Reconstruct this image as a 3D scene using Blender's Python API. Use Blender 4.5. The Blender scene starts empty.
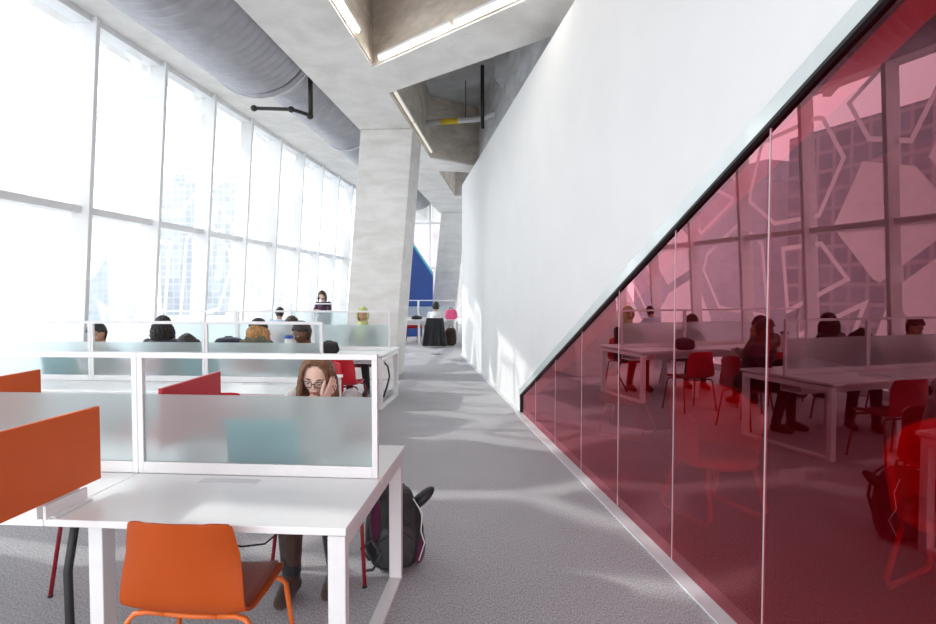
import bpy, bmesh, math, random
import numpy as np
from mathutils import Vector, Matrix, noise
random.seed(7)
C = bpy.context.scene.collection
PI = math.pi
R = math.radians(4.5)                     # the desks and the window wall are turned 4.5 degrees from the view axis
CR, SR = math.cos(R), math.sin(R)
def W(u, v, z=0.0):                       # building axes -> world
    return Vector((u * CR + v * SR, -u * SR + v * CR, z))
ROT = -R
# ------------------------------------------------------------------ materials
def newmat(name):
    m = bpy.data.materials.new(name); m.use_nodes = True
    nt = m.node_tree; nt.nodes.clear()
    out = nt.nodes.new('ShaderNodeOutputMaterial')
    return m, nt, out
def N(nt, t, **kw):
    n = nt.nodes.new(t)
    for k, v in kw.items(): setattr(n, k, v)
    return n
def pbr(name, col, rough=.5, metal=0, var=0, scale=8, bump=0, bscale=60, coat=0, spec=.5, sheen=0, detail=4, stretch=None, col2=None, emis=None):
    m, nt, out = newmat(name)
    b = N(nt, 'ShaderNodeBsdfPrincipled')
    b.inputs['Base Color'].default_value = (*col, 1)
    b.inputs['Roughness'].default_value = rough
    b.inputs['Metallic'].default_value = metal
    b.inputs['Specular IOR Level'].default_value = spec
    if coat: b.inputs['Coat Weight'].default_value = coat
    if sheen: b.inputs['Sheen Weight'].default_value = sheen
    tc = N(nt, 'ShaderNodeTexCoord'); mp = N(nt, 'ShaderNodeMapping')
    nt.links.new(tc.outputs['Object'], mp.inputs['Vector'])
    if stretch: mp.inputs['Scale'].default_value = stretch
    if var or col2:
        nz = N(nt, 'ShaderNodeTexNoise'); nz.inputs['Scale'].default_value = scale; nz.inputs['Detail'].default_value = detail
        nt.links.new(mp.outputs[0], nz.inputs['Vector'])
        cr = N(nt, 'ShaderNodeValToRGB')
        a = tuple(max(0, c * (1 - var)) for c in col); z = col2 if col2 else tuple(min(1, c * (1 + var)) for c in col)
        cr.color_ramp.elements[0].position = .32; cr.color_ramp.elements[1].position = .68
        cr.color_ramp.elements[0].color = (*a, 1); cr.color_ramp.elements[1].color = (*z, 1)
        nt.links.new(nz.outputs['Fac'], cr.inputs[0]); nt.links.new(cr.outputs[0], b.inputs['Base Color'])
    if bump:
        n2 = N(nt, 'ShaderNodeTexNoise'); n2.inputs['Scale'].default_value = bscale; n2.inputs['Detail'].default_value = 5
        nt.links.new(mp.outputs[0], n2.inputs['Vector'])
        bp = N(nt, 'ShaderNodeBump'); bp.inputs['Strength'].default_value = bump; bp.inputs['Distance'].default_value = .01
        nt.links.new(n2.outputs['Fac'], bp.inputs['Height']); nt.links.new(bp.outputs[0], b.inputs['Normal'])
    if emis:
        b.inputs['Emission Color'].default_value = (*emis[0], 1); b.inputs['Emission Strength'].default_value = emis[1]
    nt.links.new(b.outputs[0], out.inputs[0])
    return m
M = {}
M['white'] = pbr('white_powder_coat', (.80, .80, .80), .35, var=.02)
M['laminate'] = pbr('white_laminate', (.84, .84, .84), .28, var=.02, scale=3)
M['wall'] = pbr('white_wall_paint', (.86, .86, .855), .6, var=.015, scale=2)
M['mullion'] = pbr('white_window_frame', (.80, .81, .81), .4, var=.02)
M['orange'] = pbr('orange_plastic', (.43, .066, .005), .5, spec=.25, var=.03, bump=.02, bscale=300)
M['orange_leg'] = pbr('orange_leg_paint', (.70, .15, .02), .35, var=.03)
M['orange_pad'] = pbr('rust_seat_upholstery', (.30, .055, .03), .75, var=.08, bump=.15, bscale=400, sheen=.3)
M['orange_panel'] = pbr('orange_laminate', (.66, .110, .018), .45, spec=.3, var=.02)
M['red_panel'] = pbr('red_laminate', (.56, .012, .025), .4, var=.02)
M['red'] = pbr('red_plastic', (.60, .010, .025), .4, var=.04)
M['red_dark'] = pbr('dark_red_paint', (.26, .008, .02), .4, var=.04)
M['black'] = pbr('black_rubber', (.012, .012, .014), .5, var=.1)
M['metal_dark'] = pbr('dark_metal_pipe', (.045, .042, .04), .5, .6, var=.1)
M['pipe_light'] = pbr('grey_painted_pipe', (.62, .63, .64), .4, var=.04)
M['yellow'] = pbr('yellow_label', (.80, .55, .02), .5, var=.03)
M['duct'] = pbr('galvanised_duct', (.40, .40, .43), .42, .35, var=.10, scale=5, bump=.05, bscale=30)
M['wood'] = pbr('beech_runner', (.55, .10, .04), .45, var=.12, scale=6, stretch=(1, 1, 8))
M['curb'] = pbr('pale_skirting', (.66, .67, .69), .35, var=.03)
M['ext_ground'] = pbr('pale_paving', (.55, .56, .58), .8, var=.1, scale=.4)
M['skin_pale'] = pbr('fair_skin', (.80, .52, .42), .5, var=.05, scale=20, spec=.35)
M['skin_tan'] = pbr('tan_skin', (.50, .27, .17), .5, var=.05, scale=20, spec=.35)
M['skin_dark'] = pbr('brown_skin', (.16, .075, .042), .45, var=.06, scale=20, spec=.4)
M['lips'] = pbr('lips', (.50, .16, .14), .4)
M['eye_white'] = pbr('eye_white', (.75, .72, .70), .2)
M['iris'] = pbr('iris_brown', (.05, .03, .02), .2)
def hairmat(n, c, c2): return pbr(n, c, .45, col2=c2, scale=35, detail=6, bump=.5, bscale=120, stretch=(1, 1, .25))
M['hair_auburn'] = hairmat('auburn_hair', (.10, .042, .02), (.27, .13, .06))
M['hair_black'] = hairmat('black_hair', (.008, .007, .007), (.035, .03, .028))
M['hair_brown'] = hairmat('dark_brown_hair', (.03, .015, .008), (.09, .045, .025))
M['hair_blonde'] = hairmat('golden_hair', (.35, .16, .05), (.72, .42, .17))
def cloth(n, c, v=.12, bs=40): return pbr(n, c, .85, var=v, scale=14, bump=.35, bscale=bs, sheen=.2)
for k, c in dict(grey_knit=(.50, .45, .43), black_cloth=(.012, .012, .015), denim=(.03, .05, .11), charcoal=(.05, .05, .06), light_blue=(.50, .62, .75),
                 olive=(.12, .13, .08), navy=(.02, .025, .05), plum=(.05, .02, .045), brown_shirt=(.13, .06, .05), white_cloth=(.75, .76, .78),
                 scarf_green=(.42, .46, .17), boot_brown=(.055, .028, .02), magenta=(.09, .008, .05), pink=(.85, .12, .28), maroon=(.12, .02, .03)).items():
    M[k] = cloth(k + '_fabric', c)
M['backpack'] = pbr('black_grey_nylon', (.012, .012, .013), .6, col2=(.032, .032, .034), scale=20, bump=.3, bscale=60)
M['grey_nylon'] = pbr('grey_nylon', (.045, .047, .05), .55, var=.2, scale=30, bump=.3)
M['glasses'] = pbr('dark_purple_frame', (.04, .015, .03), .25)
M['paper'] = pbr('white_paper', (.82, .82, .80), .7, var=.02)
M['blue_lid'] = pbr('blue_lid', (.02, .06, .35), .4)
M['laptop'] = pbr('teal_laptop_shell', (.10, .34, .37), .4, .1, var=.05)
M['laptop_base'] = pbr('laptop_keys', (.18, .2, .21), .5, var=.2, scale=60)
M['bluewall'] = pbr('cobalt_panel', (.012, .055, .26), .5, var=.12, scale=2)
M['bluetrim'] = pbr('turquoise_edge', (.05, .42, .50), .4)

def mat_carpet():
    m, nt, out = newmat('grey_loop_carpet')
    b = N(nt, 'ShaderNodeBsdfPrincipled'); b.inputs['Roughness'].default_value = .95; b.inputs['Specular IOR Level'].default_value = .2
    tc = N(nt, 'ShaderNodeTexCoord')
    n1 = N(nt, 'ShaderNodeTexNoise'); n1.inputs['Scale'].default_value = 150; n1.inputs['Detail'].default_value = 3
    n2 = N(nt, 'ShaderNodeTexNoise'); n2.inputs['Scale'].default_value = 3; n2.inputs['Detail'].default_value = 3
    mp = N(nt, 'ShaderNodeMapping'); mp.inputs['Rotation'].default_value = (0, 0, -ROT); mp.inputs['Scale'].default_value = (1, .45, 1)
    nt.links.new(tc.outputs['Object'], mp.inputs[0]); nt.links.new(mp.outputs[0], n1.inputs['Vector']); nt.links.new(tc.outputs['Object'], n2.inputs['Vector'])
    cr = N(nt, 'ShaderNodeValToRGB'); cr.color_ramp.elements[0].position = .30; cr.color_ramp.elements[1].position = .70
    cr.color_ramp.elements[0].color = (.27, .265, .28, 1); cr.color_ramp.elements[1].color = (.66, .65, .67, 1)
    nt.links.new(n1.outputs['Fac'], cr.inputs[0])
    mx = N(nt, 'ShaderNodeMix', data_type='RGBA', blend_type='MULTIPLY'); mx.inputs['Factor'].default_value = .35
    nt.links.new(cr.outputs[0], mx.inputs['A'])
    c2 = N(nt, 'ShaderNodeValToRGB'); c2.color_ramp.elements[0].color = (.75, .75, .76, 1); c2.color_ramp.elements[1].color = (1, 1, 1, 1)
    nt.links.new(n2.outputs['Fac'], c2.inputs[0]); nt.links.new(c2.outputs[0], mx.inputs['B'])
    nt.links.new(mx.outputs['Result'], b.inputs['Base Color'])
    bp = N(nt, 'ShaderNodeBump'); bp.inputs['Strength'].default_value = .5; bp.inputs['Distance'].default_value = .006
    nt.links.new(n1.outputs['Fac'], bp.inputs['Height']); nt.links.new(bp.outputs[0], b.inputs['Normal'])
    nt.links.new(b.outputs[0], out.inputs[0]); return m
M['carpet'] = mat_carpet()
def mat_concrete(name, base, warm):
    m, nt, out = newmat(name)
    b = N(nt, 'ShaderNodeBsdfPrincipled'); b.inputs['Roughness'].default_value = .75
    tc = N(nt, 'ShaderNodeTexCoord')
    n1 = N(nt, 'ShaderNodeTexNoise'); n1.inputs['Scale'].default_value = 1.6; n1.inputs['Detail'].default_value = 9; n1.inputs['Roughness'].default_value = .62
    n1.inputs['Distortion'].default_value = .4
    mp = N(nt, 'ShaderNodeMapping'); mp.inputs['Scale'].default_value = (1, 1, 3)
    nt.links.new(tc.outputs['Object'], mp.inputs[0]); nt.links.new(mp.outputs[0], n1.inputs['Vector'])
    cr = N(nt, 'ShaderNodeValToRGB'); cr.color_ramp.elements[0].position = .30; cr.color_ramp.elements[1].position = .62
    cr.color_ramp.elements[0].color = (*[c * .72 for c in warm], 1); cr.color_ramp.elements[1].color = (*base, 1)
    nt.links.new(n1.outputs['Fac'], cr.inputs[0])
    # formwork joints and small blow holes
    vo = N(nt, 'ShaderNodeTexVoronoi'); vo.inputs['Scale'].default_value = 14
    nt.links.new(tc.outputs['Object'], vo.inputs['Vector'])
    c3 = N(nt, 'ShaderNodeValToRGB'); c3.color_ramp.elements[0].position = .03; c3.color_ramp.elements[1].position = .07
    c3.color_ramp.elements[0].color = (.72, .72, .72, 1); c3.color_ramp.elements[1].color = (1, 1, 1, 1)
    nt.links.new(vo.outputs['Distance'], c3.inputs[0])
    mx = N(nt, 'ShaderNodeMix', data_type='RGBA', blend_type='MULTIPLY'); mx.inputs['Factor'].default_value = .6
    nt.links.new(cr.outputs[0], mx.inputs['A']); nt.links.new(c3.outputs[0], mx.inputs['B'])
    nt.links.new(mx.outputs['Result'], b.inputs['Base Color'])
    bp = N(nt, 'ShaderNodeBump'); bp.inputs['Strength'].default_value = .25; bp.inputs['Distance'].default_value = .01
    nt.links.new(n1.outputs['Fac'], bp.inputs['Height']); nt.links.new(bp.outputs[0], b.inputs['Normal'])
    nt.links.new(b.outputs[0], out.inputs[0]); return m
M['concrete'] = mat_concrete('pale_cast_concrete', (.79, .775, .745), (.88, .85, .80))
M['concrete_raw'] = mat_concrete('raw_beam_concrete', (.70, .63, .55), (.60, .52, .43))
M['inner_dark'] = pbr('charcoal_ceiling_paint', (.10, .10, .105), .8, var=.05)
M['plenum'] = mat_concrete('grey_upper_slab', (.60, .61, .62), (.52, .52, .53))

def facing_fac(nt, a, b, k, front_only=False):
    lw = N(nt, 'ShaderNodeLayerWeight'); lw.inputs['Blend'].default_value = .5
    p = N(nt, 'ShaderNodeMath', operation='POWER'); p.inputs[1].default_value = k; nt.links.new(lw.outputs['Facing'], p.inputs[0])
    m = N(nt, 'ShaderNodeMath', operation='MULTIPLY_ADD'); m.inputs[1].default_value = b; m.inputs[2].default_value = a; nt.links.new(p.outputs[0], m.inputs[0])
    if not front_only: return m.outputs[0]
    g = N(nt, 'ShaderNodeNewGeometry'); s = N(nt, 'ShaderNodeMath', operation='SUBTRACT'); s.inputs[0].default_value = 1; nt.links.new(g.outputs['Backfacing'], s.inputs[1])
    q = N(nt, 'ShaderNodeMath', operation='MULTIPLY'); nt.links.new(m.outputs[0], q.inputs[0]); nt.links.new(s.outputs[0], q.inputs[1]); return q.outputs[0]
def mat_frost():
    m, nt, out = newmat('frosted_acrylic')
    g = N(nt, 'ShaderNodeBsdfRefraction'); g.inputs['Color'].default_value = (.90, .96, .96, 1); g.inputs['Roughness'].default_value = .42; g.inputs['IOR'].default_value = 1.25
    d = N(nt, 'ShaderNodeBsdfDiffuse'); d.inputs['Color'].default_value = (.74, .80, .80, 1)
    t = N(nt, 'ShaderNodeBsdfTranslucent'); t.inputs['Color'].default_value = (.78, .86, .87, 1)
    a = N(nt, 'ShaderNodeMixShader'); a.inputs[0].default_value = .5
    nt.links.new(d.outputs[0], a.inputs[1]); nt.links.new(t.outputs[0], a.inputs[2])
    b = N(nt, 'ShaderNodeMixShader'); b.inputs[0].default_value = .40
    b.inputs[0].default_value = .30; nt.links.new(g.outputs[0], b.inputs[1]); nt.links.new(a.outputs[0], b.inputs[2])
    nt.links.new(b.outputs[0], out.inputs[0]); return m
M['frost'] = mat_frost()
def mat_pane():
    m, nt, out = newmat('fritted_window_glass')
    tr = N(nt, 'ShaderNodeBsdfTransparent'); tr.inputs['Color'].default_value = (.93, .96, .97, 1)
    gl = N(nt, 'ShaderNodeBsdfGlossy'); gl.inputs['Roughness'].default_value = .02
    fr = facing_fac(nt, .04, .5, 4)
    cl = N(nt, 'ShaderNodeMixShader')
    nt.links.new(fr, cl.inputs[0]); nt.links.new(tr.outputs[0], cl.inputs[1]); nt.links.new(gl.outputs[0], cl.inputs[2])
    d = N(nt, 'ShaderNodeBsdfDiffuse'); d.inputs['Color'].default_value = (.9, .9, .9, 1)
    t = N(nt, 'ShaderNodeBsdfTranslucent'); t.inputs['Color'].default_value = (.86, .87, .88, 1)
    w = N(nt, 'ShaderNodeMixShader'); w.inputs[0].default_value = .62
    nt.links.new(d.outputs[0], w.inputs[1]); nt.links.new(t.outputs[0], w.inputs[2])
    tc = N(nt, 'ShaderNodeTexCoord'); sp = N(nt, 'ShaderNodeSeparateXYZ'); cb = N(nt, 'ShaderNodeCombineXYZ')
    nt.links.new(tc.outputs['Object'], sp.inputs[0])
    ad = N(nt, 'ShaderNodeMath', operation='MULTIPLY_ADD'); ad.inputs[1].default_value = 1.0; ad.inputs[2].default_value = 3.3
    nt.links.new(sp.outputs['Y'], ad.inputs[0])
    nt.links.new(ad.outputs[0], cb.inputs[0]); nt.links.new(sp.outputs['Z'], cb.inputs[1])
    S = .62
    ve = N(nt, 'ShaderNodeTexVoronoi', voronoi_dimensions='2D', feature='DISTANCE_TO_EDGE'); ve.inputs['Scale'].default_value = S
    vc = N(nt, 'ShaderNodeTexVoronoi', voronoi_dimensions='2D', feature='F1'); vc.inputs['Scale'].default_value = S
    for v in (ve, vc): nt.links.new(cb.outputs[0], v.inputs['Vector'])
    sc = N(nt, 'ShaderNodeSeparateColor'); nt.links.new(vc.outputs['Color'], sc.inputs[0])
    def math_(op, a, b):
        n = N(nt, 'ShaderNodeMath', operation=op)
        for i, x in enumerate((a, b)):
            if isinstance(x, (int, float)): n.inputs[i].default_value = x
            else: nt.links.new(x, n.inputs[i])
        return n.outputs[0]
    inside = math_('GREATER_THAN', ve.outputs['Distance'], .06)
    full = math_('MULTIPLY', inside, math_('GREATER_THAN', sc.outputs['Red'], .32))
    line = math_('MULTIPLY', math_('MULTIPLY', math_('GREATER_THAN', ve.outputs['Distance'], .12), math_('LESS_THAN', ve.outputs['Distance'], .165)), math_('LESS_THAN', sc.outputs['Red'], .32))
    fac = math_('MAXIMUM', full, line)
    mx = N(nt, 'ShaderNodeMixShader')
    nt.links.new(fac, mx.inputs[0]); nt.links.new(cl.outputs[0], mx.inputs[1]); nt.links.new(w.outputs[0], mx.inputs[2])
    nt.links.new(mx.outputs[0], out.inputs[0]); return m
M['pane'] = mat_pane()
def mat_clear():
    m, nt, out = newmat('clear_glass')
    tr = N(nt, 'ShaderNodeBsdfTransparent'); tr.inputs['Color'].default_value = (.95, .97, .97, 1)
    gl = N(nt, 'ShaderNodeBsdfGlossy'); gl.inputs['Roughness'].default_value = .02
    fr = facing_fac(nt, .04, .5, 4, True)
    cl = N(nt, 'ShaderNodeMixShader')
    nt.links.new(fr, cl.inputs[0]); nt.links.new(tr.outputs[0], cl.inputs[1]); nt.links.new(gl.outputs[0], cl.inputs[2])
    nt.links.new(cl.outputs[0], out.inputs[0]); return m
M['clear'] = mat_clear()
def mat_redglass():
    m, nt, out = newmat('red_tinted_glass')
    tr = N(nt, 'ShaderNodeBsdfTransparent'); tr.inputs['Color'].default_value = (.74, .05, .13, 1)
    gl = N(nt, 'ShaderNodeBsdfGlossy'); gl.inputs['Roughness'].default_value = 0; gl.inputs['Color'].default_value = (1, .43, .51, 1)
    fr = facing_fac(nt, .085, .66, 1.9, True)
    cl = N(nt, 'ShaderNodeMixShader')
    nt.links.new(fr, cl.inputs[0]); nt.links.new(tr.outputs[0], cl.inputs[1]); nt.links.new(gl.outputs[0], cl.inputs[2])
    nt.links.new(cl.outputs[0], out.inputs[0]); return m
M['redglass'] = mat_redglass()
def mat_led():
    m, nt, out = newmat('led_tube')
    e = N(nt, 'ShaderNodeEmission'); e.inputs['Color'].default_value = (1, .93, .82, 1); e.inputs['Strength'].default_value = 14
    nt.links.new(e.outputs[0], out.inputs[0]); return m
M['led'] = mat_led()
M['fill_glow'] = mat_led(); M['fill_glow'].node_tree.nodes['Emission'].inputs[1].default_value = 2.2  # glow of the added fill panels behind the red glass
M['led_dim'] = mat_led(); M['led_dim'].node_tree.nodes['Emission'].inputs[1].default_value = .62
def mat_building(name, wallc, winc, s):
    m, nt, out = newmat(name)
    b = N(nt, 'ShaderNodeBsdfPrincipled'); b.inputs['Roughness'].default_value = .6
    tc = N(nt, 'ShaderNodeTexCoord'); sp = N(nt, 'ShaderNodeSeparateXYZ'); cb = N(nt, 'ShaderNodeCombineXYZ')
    nt.links.new(tc.outputs['Object'], sp.inputs[0])
    ad = N(nt, 'ShaderNodeMath', operation='ADD'); nt.links.new(sp.outputs['X'], ad.inputs[0]); nt.links.new(sp.outputs['Y'], ad.inputs[1])
    nt.links.new(ad.outputs[0], cb.inputs[0]); nt.links.new(sp.outputs['Z'], cb.inputs[1])
    br = N(nt, 'ShaderNodeTexBrick'); br.offset = 0
    br.inputs['Scale'].default_value = s; br.inputs['Mortar Size'].default_value = .05; br.inputs['Brick Width'].default_value = .5; br.inputs['Row Height'].default_value = .5
    br.inputs['Color1'].default_value = (*winc, 1); br.inputs['Color2'].default_value = (*[c * 1.25 for c in winc], 1); br.inputs['Mortar'].default_value = (*wallc, 1)
    nt.links.new(cb.outputs[0], br.inputs['Vector']); nt.links.new(br.outputs['Color'], b.inputs['Base Color'])
    nt.links.new(b.outputs[0], out.inputs[0]); return m
# ------------------------------------------------------------------ mesh helpers
class MB:
    def __init__(s): s.b = bmesh.new()
    def hexa(s, P):                       # eight corners: bottom loop, top loop
        v = [s.b.verts.new(p) for p in P]
        for f in ((3, 2, 1, 0), (4, 5, 6, 7), (0, 1, 5, 4), (1, 2, 6, 5), (2, 3, 7, 6), (3, 0, 4, 7)): s.b.faces.new([v[i] for i in f])
        return s
    def box(s, x0, x1, y0, y1, z0, z1):
        if x0 > x1: x0, x1 = x1, x0
        if y0 > y1: y0, y1 = y1, y0
        return s.hexa([(x0, y0, z0), (x1, y0, z0), (x1, y1, z0), (x0, y1, z0), (x0, y0, z1), (x1, y0, z1), (x1, y1, z1), (x0, y1, z1)])
    def prism(s, bot, top):               # two loops of equal length
        n = len(bot); a = [s.b.verts.new(p) for p in bot]; c = [s.b.verts.new(p) for p in top]
        s.b.faces.new(a[::-1]); s.b.faces.new(c)
        for i in range(n): s.b.faces.new((a[i], a[(i + 1) % n], c[(i + 1) % n], c[i]))
        return s
    def tube(s, pts, r, n=8, cap=True, flat=1.0):
        pts = [Vector(p) for p in pts]; m = len(pts)
        rs = r if isinstance(r, (list, tuple)) else [r] * m
        up = None; rings = []
        for i, p in enumerate(pts):
            d = (pts[min(i + 1, m - 1)] - pts[max(i - 1, 0)])
            if d.length < 1e-9: d = Vector((0, 0, 1))
            d.normalize()
            if up is None: up = d.cross(Vector((0, 0, 1)) if abs(d.z) < .9 else Vector((1, 0, 0))).normalized()
            else:
                up = up - d * up.dot(d)
                if up.length < 1e-6: up = d.orthogonal()
                up.normalize()
            w = d.cross(up)
            rings.append([s.b.verts.new(p + (up * math.cos(2 * PI * k / n) + w * math.sin(2 * PI * k / n) * flat) * rs[i]) for k in range(n)])
        for a, c in zip(rings, rings[1:]):
            for k in range(n): s.b.faces.new((a[k], a[(k + 1) % n], c[(k + 1) % n], c[k]))
        if cap: s.b.faces.new(rings[0][::-1]); s.b.faces.new(rings[-1])
        return s
    def ellipsoid(s, c, rad, mat=None, seg=16, rings=10, fn=None):
        c = Vector(c); rows = []
        for i in range(rings + 1):
            th = PI * i / rings
            cnt = 1 if i in (0, rings) else seg
            row = []
            for k in range(cnt):
                ph = 2 * PI * k / seg
                p = Vector((math.sin(th) * math.cos(ph), math.sin(th) * math.sin(ph), math.cos(th)))
                q = fn(p) if fn else Vector((p.x * rad[0], p.y * rad[1], p.z * rad[2]))
                if mat is not None: q = mat @ q
                row.append(s.b.verts.new(c + q))
            rows.append(row)
        for a, d in zip(rows, rows[1:]):
            for k in range(seg):
                k2 = (k + 1) % seg
                if len(a) == 1: s.b.faces.new((a[0], d[k], d[k2]))
                elif len(d) == 1: s.b.faces.new((a[k], d[0], a[k2]))
                else: s.b.faces.new((a[k], d[k], d[k2], a[k2]))
        return s
    def capsule(s, a, b, ra, rb, n=10):
        a, b = Vector(a), Vector(b); d = b - a; L = d.length; u = d.normalized() if L > 1e-6 else Vector((0, 0, 1))
        P, Q = [], []
        for t in (-1, -.85, -.5): P.append(a + u * ra * t); Q.append(max(.001, ra * math.sqrt(max(0, 1 - t * t))))
        P.append(a); Q.append(ra)
        P.append(b); Q.append(rb)
        for t in (.5, .85, 1): P.append(b + u * rb * t); Q.append(max(.001, rb * math.sqrt(max(0, 1 - t * t))))
        return s.tube(P, Q, n)
    def grid(s, fn, nu, nv):              # open sheet
        V = [[s.b.verts.new(fn(i / nu, j / nv)) for j in range(nv + 1)] for i in range(nu + 1)]
        for i in range(nu):
            for j in range(nv): s.b.faces.new((V[i][j], V[i + 1][j], V[i + 1][j + 1], V[i][j + 1]))
        return s
    def build(s, name, mat, parent=None, bevel=0, smooth=False, solid=0, sub=0, voxel=0, relax=0, loc=None, rotz=None):
        bmesh.ops.recalc_face_normals(s.b, faces=s.b.faces)
        me = bpy.data.meshes.new(name); s.b.to_mesh(me); s.b.free()
        o = bpy.data.objects.new(name, me); C.objects.link(o)
        if solid:
            k = o.modifiers.new('s', 'SOLIDIFY'); k.thickness = solid; k.offset = 0
        if voxel:
            k = o.modifiers.new('r', 'REMESH'); k.mode = 'VOXEL'; k.voxel_size = voxel; k.use_smooth_shade = True
        if relax:
            k = o.modifiers.new('m', 'SMOOTH'); k.factor = .5; k.iterations = relax
        if bevel:
            k = o.modifiers.new('b', 'BEVEL'); k.width = bevel; k.segments = 2; k.limit_method = 'ANGLE'; k.angle_limit = .7
        if sub:
            k = o.modifiers.new('u', 'SUBSURF'); k.levels = sub; k.render_levels = sub
        if o.modifiers: bake(o)
        me = o.data; me.materials.clear(); me.materials.append(M[mat] if isinstance(mat, str) else mat)
        if smooth or voxel:
            for p in me.polygons: p.use_smooth = True
        o.parent = parent
        if loc is not None: o.location = loc
        if rotz is not None: o.rotation_euler.z = rotz
        return o
def bake(o):
    dg = bpy.context.evaluated_depsgraph_get(); dg.update()
    ev = o.evaluated_get(dg); me = bpy.data.meshes.new_from_object(ev, depsgraph=dg)
    o.modifiers.clear(); old = o.data; o.data = me; bpy.data.meshes.remove(old); me.name = o.name
def tag(o, label=None, cat=None, group=None, kind=None):
    if label: o['label'] = label
    if cat: o['category'] = cat
    if group: o['group'] = group
    if kind: o['kind'] = kind
    return o
def empty(name, loc, rz=0, **kw):
    o = bpy.data.objects.new(name, None); o.empty_display_size = .1; C.objects.link(o)
    o.location = loc; o.rotation_euler = (0, 0, rz)
    return tag(o, **kw)
def copy_tree(o, parent=None):
    c = o.copy(); C.objects.link(c); c.parent = parent
    for ch in list(o.children): copy_tree(ch, c)
    return c
def S(o, label=None): return tag(o, label, kind='structure')

# ------------------------------------------------------------------ building shell
WA, WB = 1.60, .117                        # plane of the right wall: X = WA - WB * Y
WN = Vector((1, WB, 0)).normalized()       # away from the room
def WP(Y, z, off=0.0): return Vector((WA - WB * Y, Y, z)) + WN * off
MB().prism([W(-5.75, -6, -.2), W(12, -6, -.2), W(12, 32, -.2), W(-5.75, 32, -.2)], [W(-5.75, -6), W(12, -6), W(12, 32), W(-5.75, 32)]).build('floor', 'carpet')
S(bpy.data.objects['floor'])
# diagonal of the glazing: (Y, z) samples
def dz(Y): return .238 + (7.773 - Y) * (2.551 - .238) / (7.773 - 2.001)
YE, ZT, YB, GY = 14.945, 4.2, None, 7.77
YB = 7.773 - (ZT - .238) / ((2.551 - .238) / (7.773 - 2.001))      # where the diagonal meets the wall head
def wallpoly(pts, o0, o1, name, mat, **kw):
    return MB().prism([WP(y, z, o0) for y, z in pts], [WP(y, z, o1) for y, z in pts]).build(name, mat, **kw)
S(wallpoly([(YE, 0), (YE, ZT), (YB, ZT), (7.773, dz(7.773)), (GY, 0)], 0, .22, 'wall_right', 'wall'))
S(wallpoly([(YB, ZT), (YB, 5.0), (-6, 5.0), (-6, ZT)], .02, .22, 'wall_right_header', 'wall'))
S(wallpoly([(YE - .2, ZT), (YE - .2, 5.78), (-2, 5.78), (-2, ZT)], .26, .40, 'wall_right_upper', 'plenum'))
# pale band of back painted glass beside the diagonal, dark gasket, floor track
dn = Vector(((7.773 - 2.001), -(2.551 - .238))).normalized()       # along the diagonal in (Y, z)
pn = Vector((-dn.y, dn.x))                                         # upward normal in (Y, z)
def band(a, b, o0, o1, name, mat, y0=7.80, y1=YB + .25):
    q = [(y0, dz(y0)), (y1, dz(y1))]
    P = [(q[0][0] + pn.x * a, q[0][1] + pn.y * a), (q[1][0] + pn.x * a, q[1][1] + pn.y * a), (q[1][0] + pn.x * b, q[1][1] + pn.y * b), (q[0][0] + pn.x * b, q[0][1] + pn.y * b)]
    P = [(y, max(z, .02)) for y, z in P]
    return wallpoly(P, o0, o1, name, mat)
M['bandglass'] = pbr('pale_green_painted_glass', (.70, .76, .75), .12, var=.02, coat=.5)
S(band(.006, .085, -.012, .0, 'trim_1', 'bandglass'))
S(band(-.010, .006, -.014, .06, 'trim_2', 'black'))
S(wallpoly([(7.79, 0), (7.79, .26), (7.765, .26), (7.765, 0)], -.012, .06, 'trim_3', 'black'))
S(wallpoly([(7.77, 0), (7.77, .012), (-3, .012), (-3, 0)], -.075, .03, 'baseboard_right', 'curb'))
S(wallpoly([(YE, 0), (YE, .012), (7.77, .012), (7.77, 0)], -.05, -.001, 'baseboard_far', 'curb'))
gw = empty('window_1', WP(3, 0)); S(gw, 'large triangular wall of red tinted glass on the right, below the white wall')
js = [7.765] + [1.735 + .875 * k for k in range(6, -6, -1)]
for a, b in zip(js, js[1:]):
    a2, b2 = a - .004, b + .004
    if b < YB: b2 = b
    za, zb = dz(a2) - .004, dz(b2) - .004
    if zb > ZT: zb = ZT
    P = [(a2, .014), (a2, min(za, ZT)), (b2, zb), (b2, .014)]
    o = wallpoly(P, .010, .022, 'pane', 'redglass'); o.parent = gw; o.location -= gw.location
M['silicone'] = pbr('clear_joint_sealant', (.55, .42, .45), .3)
for y in js[1:]:
    o = wallpoly([(y + .004, .014), (y + .004, min(dz(y), ZT)), (y - .004, min(dz(y), ZT)), (y - .004, .014)], .008, .018, 'sealant_joint', 'silicone'); o.parent = gw; o.location -= gw.location
# room behind the red glass
S(MB().prism([W(7, -6, 0), W(7.2, -6, 0), W(7.2, 15, 0), W(7, 15, 0)], [W(7, -6, 4.2), W(7.2, -6, 4.2), W(7.2, 15, 4.2), W(7, 15, 4.2)]).build('wall_inner_east', 'plenum'))
S(MB().prism([W(-.9, 15, 0), W(7, 15, 0), W(7, 15.2, 0), W(-.9, 15.2, 0)], [W(-.9, 15, 4.2), W(7, 15, 4.2), W(7, 15.2, 4.2), W(-.9, 15.2, 4.2)]).build('wall_inner_north', 'plenum'))
pts = [WP(YE, 0, .23), WP(-6, 0, .23), W(7.2, -6), W(7.2, 15.2)]
S(MB().prism([Vector((p.x, p.y, 4.2)) for p in pts], [Vector((p.x, p.y, 4.28)) for p in pts]).build('ceiling_inner', 'inner_dark'))

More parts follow.
